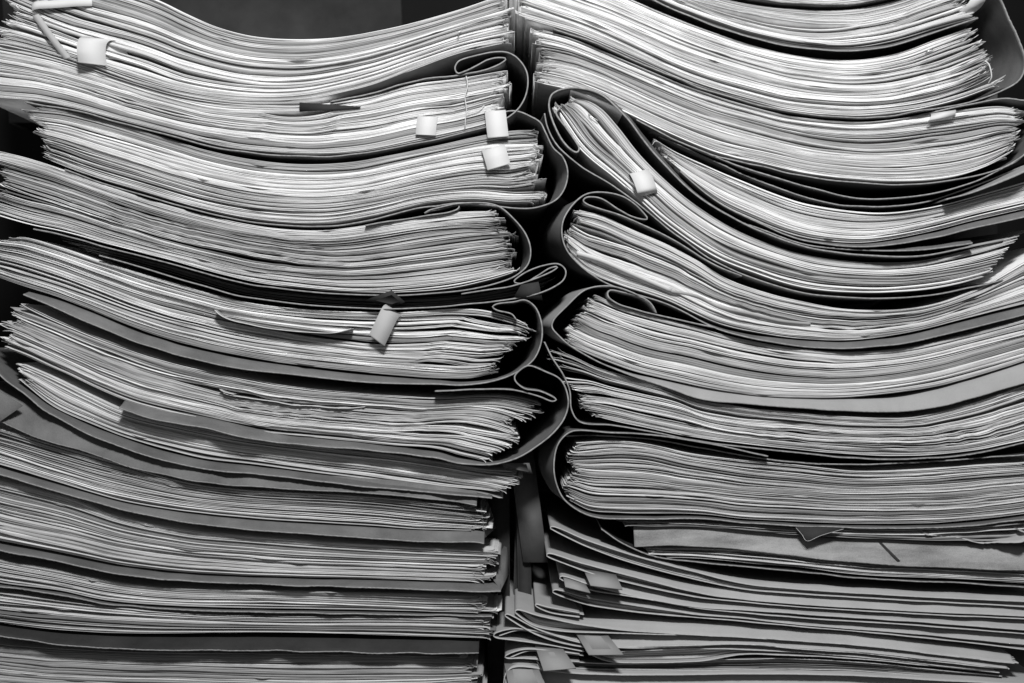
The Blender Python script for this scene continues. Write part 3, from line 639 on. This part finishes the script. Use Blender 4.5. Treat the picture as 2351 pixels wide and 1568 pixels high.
manila('long thin card folder reaching far left and ending in a pointed right tip',
    [(1186, 1396), (1240, 1408), (1330, 1424), (1450, 1428), (1705, 1440), (1822, 1448), (1980, 1460), (2172, 1484), (2322, 1505)],
    [(1186, 1405), (1225, 1432), (1290, 1445), (1450, 1450), (1705, 1458), (1822, 1466), (1980, 1478), (2172, 1500), (2330, 1517)],
    [0, 2, 4, 12, 14, 14, 14, 13, 10], front=-.010, tone=.5)
manila('thin card folder with several nested folds curving at its left end',
    [(1163, 1406), (1240, 1440), (1330, 1464), (1450, 1459), (1705, 1461), (1822, 1469), (1980, 1481), (2172, 1503), (2306, 1521)],
    [(1163, 1413), (1230, 1452), (1330, 1480), (1450, 1480), (1705, 1475), (1822, 1484), (1980, 1496), (2172, 1517), (2310, 1531)],
    [0, 2, 5, 18, 10, 10, 9, 8, 6], front=-.010, tone=.5)
manila('thin card folder holding rippled sheets under a large square tab near the bottom',
    [(1348, 1488), (1400, 1493), (1480, 1488), (1600, 1482), (1705, 1480), (1822, 1488), (1980, 1500), (2172, 1522), (2280, 1534)],
    [(1348, 1495), (1395, 1515), (1500, 1518), (1600, 1515), (1705, 1500), (1822, 1502), (1980, 1511), (2172, 1530), (2290, 1541)],
    [0, 0, 2, 3, 7, 5, 5, 4, 3], front=-.006, tone=.6, tabs=[[(1318, 1448, .006), (1388, 1450, .006), (1424, 1484, -.016), (1348, 1488, -.012)]])
manila('shadow-coloured thin card folder with a tab across its left corner, second lowest',
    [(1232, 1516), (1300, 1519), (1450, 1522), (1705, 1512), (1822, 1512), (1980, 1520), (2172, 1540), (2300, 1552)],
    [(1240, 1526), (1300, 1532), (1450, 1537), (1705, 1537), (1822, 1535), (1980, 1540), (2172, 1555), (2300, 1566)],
    [0, 0, 0, 0, 0, 0, 0, 0], front=-.002, tone=.3, mat=CARD_MID, tabs=[[(1226, 1478, .008), (1284, 1480, .008), (1318, 1514, -.016), (1246, 1520, -.016)]])  # darker card and low tone put the shadow band into the colour
manila('plain broad card folder filling the bottom edge of the right stack',
    [(1168, 1528), (1300, 1534), (1450, 1538), (1705, 1536), (1900, 1538), (2150, 1550), (2400, 1564)],
    [(1168, 1795), (1300, 1795), (1450, 1795), (1705, 1795), (1900, 1795), (2150, 1795), (2400, 1795)],
    [3, 4, 4, 4, 4, 4, 4], front=-.012, tone=.5, tabs=[[(1158, 1522, .003), (1232, 1524, .003), (1254, 1560, -.016), (1172, 1575, -.016)]])
cover(bpy.data.objects[[o.name for o in bpy.data.objects if o.get('label', '').startswith('plain broad')][0]], [(1160, 1536, 40), (1300, 1541, 60), (1450, 1545, 70), (1705, 1543, 70), (1900, 1545, 70), (2150, 1557, 70), (2400, 1571, 70)], mat=MANILA, edge=MANILA_EDGE, front=-.010, th=2.0, name='front_leaf', rough=.3)
for lab, up, lo in [('small folded card leaf poking out left of the layered tabs', [(1228, 1384), (1262, 1392), (1330, 1404)], [(1232, 1390), (1262, 1404), (1330, 1414)]),
                    ('short folded card leaf with bright edges jutting into the gap between stacks', [(1136, 1452), (1180, 1440), (1260, 1452), (1340, 1470)], [(1136, 1460), (1180, 1466), (1260, 1478), (1340, 1492)]),
                    ('short folded card leaf jutting out lowest in the gap between stacks', [(1162, 1502), (1200, 1488), (1260, 1490), (1330, 1498)], [(1162, 1508), (1200, 1508), (1260, 1512), (1330, 1516)])]:
    f = thing('folded_leaf', lab, 'card leaf', W(1240, lo[-1][1], .05), 'folded card leaves in the gap')
    cover(f, list(reversed(up)) + [(lo[0][0] - 3, (up[0][1] + lo[0][1]) / 2)] + lo, mat=MANILA, edge=MANILA_EDGE, front=-.004, th=2, name='leaf', rough=.3)
    cover(f, [(u + 10, v + 5) for u, v in up], mat=MANILA, edge=MANILA_EDGE, front=-.003, th=1.6, name='inner_sheet', rough=.3)

# ------------------------------------------------------------------ upright boards seen in the gap and behind
def board(label, u0, u1, v0, v1, y, th, mat, lean=0.0, name='upright_folder'):
    f = thing(name, label, 'card folder', W((u0 + u1) / 2, v1, y + .05), 'upright folders behind the stacks')
    plate('front_board', [(u0 + lean, v0, y), (u1 + lean, v0, y), (u1, v1, y), (u0, v1, y)], th, mat, f)
    plate('spine', [(u0 + lean - 1, v0, y + .0005), (u0 + lean + 1, v0, y + .11), (u0 + 1, v1, y + .11), (u0 - 1, v1, y + .0005)], th, mat, f)
    return f
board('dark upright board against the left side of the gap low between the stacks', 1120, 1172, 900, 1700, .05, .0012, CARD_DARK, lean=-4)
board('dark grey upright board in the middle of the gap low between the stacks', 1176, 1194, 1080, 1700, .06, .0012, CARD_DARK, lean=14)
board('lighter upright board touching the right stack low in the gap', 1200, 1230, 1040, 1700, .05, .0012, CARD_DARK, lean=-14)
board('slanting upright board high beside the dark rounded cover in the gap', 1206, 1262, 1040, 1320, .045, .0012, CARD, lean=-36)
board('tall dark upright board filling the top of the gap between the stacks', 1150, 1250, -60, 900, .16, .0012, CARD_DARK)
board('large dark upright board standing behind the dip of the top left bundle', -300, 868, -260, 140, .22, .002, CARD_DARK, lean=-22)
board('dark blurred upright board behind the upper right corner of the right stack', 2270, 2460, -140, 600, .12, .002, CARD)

# ------------------------------------------------------------------ paper slips
SG = 'paper slips stuck between the sheets'
def slip(label, path, wv, mat=None, th=.0003):
    o = strip3('paper_slip', path, wv, th * .5, mat or SLIP)
    return tag(o, label, 'paper slip', SG)
slip('long white slip bent across the upper left corner of the top left bundle', [(76, 20, -.002), (90, 16, -.0042), (130, 14, -.0045), (180, 9, -.0035), (214, 7, -.002)], (0, 18, .0))
slip('narrow grey slip hanging diagonally at the upper left corner', [(84, 36, -.002), (108, 69, -.003), (133, 103, -.003), (158, 136, -.002)], (15, -5, .0), SLIP_GREY)
slip('wide curled white slip with its dark inner side showing, upper left', [(262, 134, .004), (250, 96, .001), (232, 92, -.004), (222, 102, -.0075), (220, 128, -.0085), (221, 153, -.0065)], (58, 3, .006))
slip('small square white slip on the tied bundle, left of two tall slips', [(984, 270, .001), (982, 269, -.001), (980, 290, -.0028), (978, 312, -.003)], (46, 2, .0))
slip('upper of the two tall white slips at the right end of the tied bundle', [(1136, 256, .002), (1137, 257, -.002), (1140, 285, -.0045), (1144, 318, -.005)], (48, -4, .0))
slip('lower tall white slip, tilted, its foot curled back, right end of left stack', [(1130, 344, .002), (1132, 340, -.002), (1138, 358, -.005), (1146, 386, -.005)], (52, -16, .001))
slip('grey twisted slip hanging down over the middle of the left stack', [(906, 712, -.001), (898, 718, -.005), (884, 748, -.008), (868, 782, -.008)], (34, 27, .002), SLIP_GREY)
slip('curled white slip on the steep looped folder of the right stack', [(1464, 398, .002), (1466, 395, -.002), (1474, 414, -.006), (1482, 438, -.007), (1486, 446, -.003), (1487, 447, .001)], (44, -12, .002))
slip('slanting white slip near the right edge beneath the wide grey spine', [(2162, 256, .002), (2162, 259, -.003), (2158, 266, -.006), (2154, 275, -.006), (2152, 278, -.003)], (58, -10, .001))
slip('white slip curling at the top edge beside the wide grey spine', [(2238, -30, .0), (2238, -20, -.004), (2238, 2, -.006), (2230, 18, -.004), (2218, 28, .0)], (36, 2, .002))
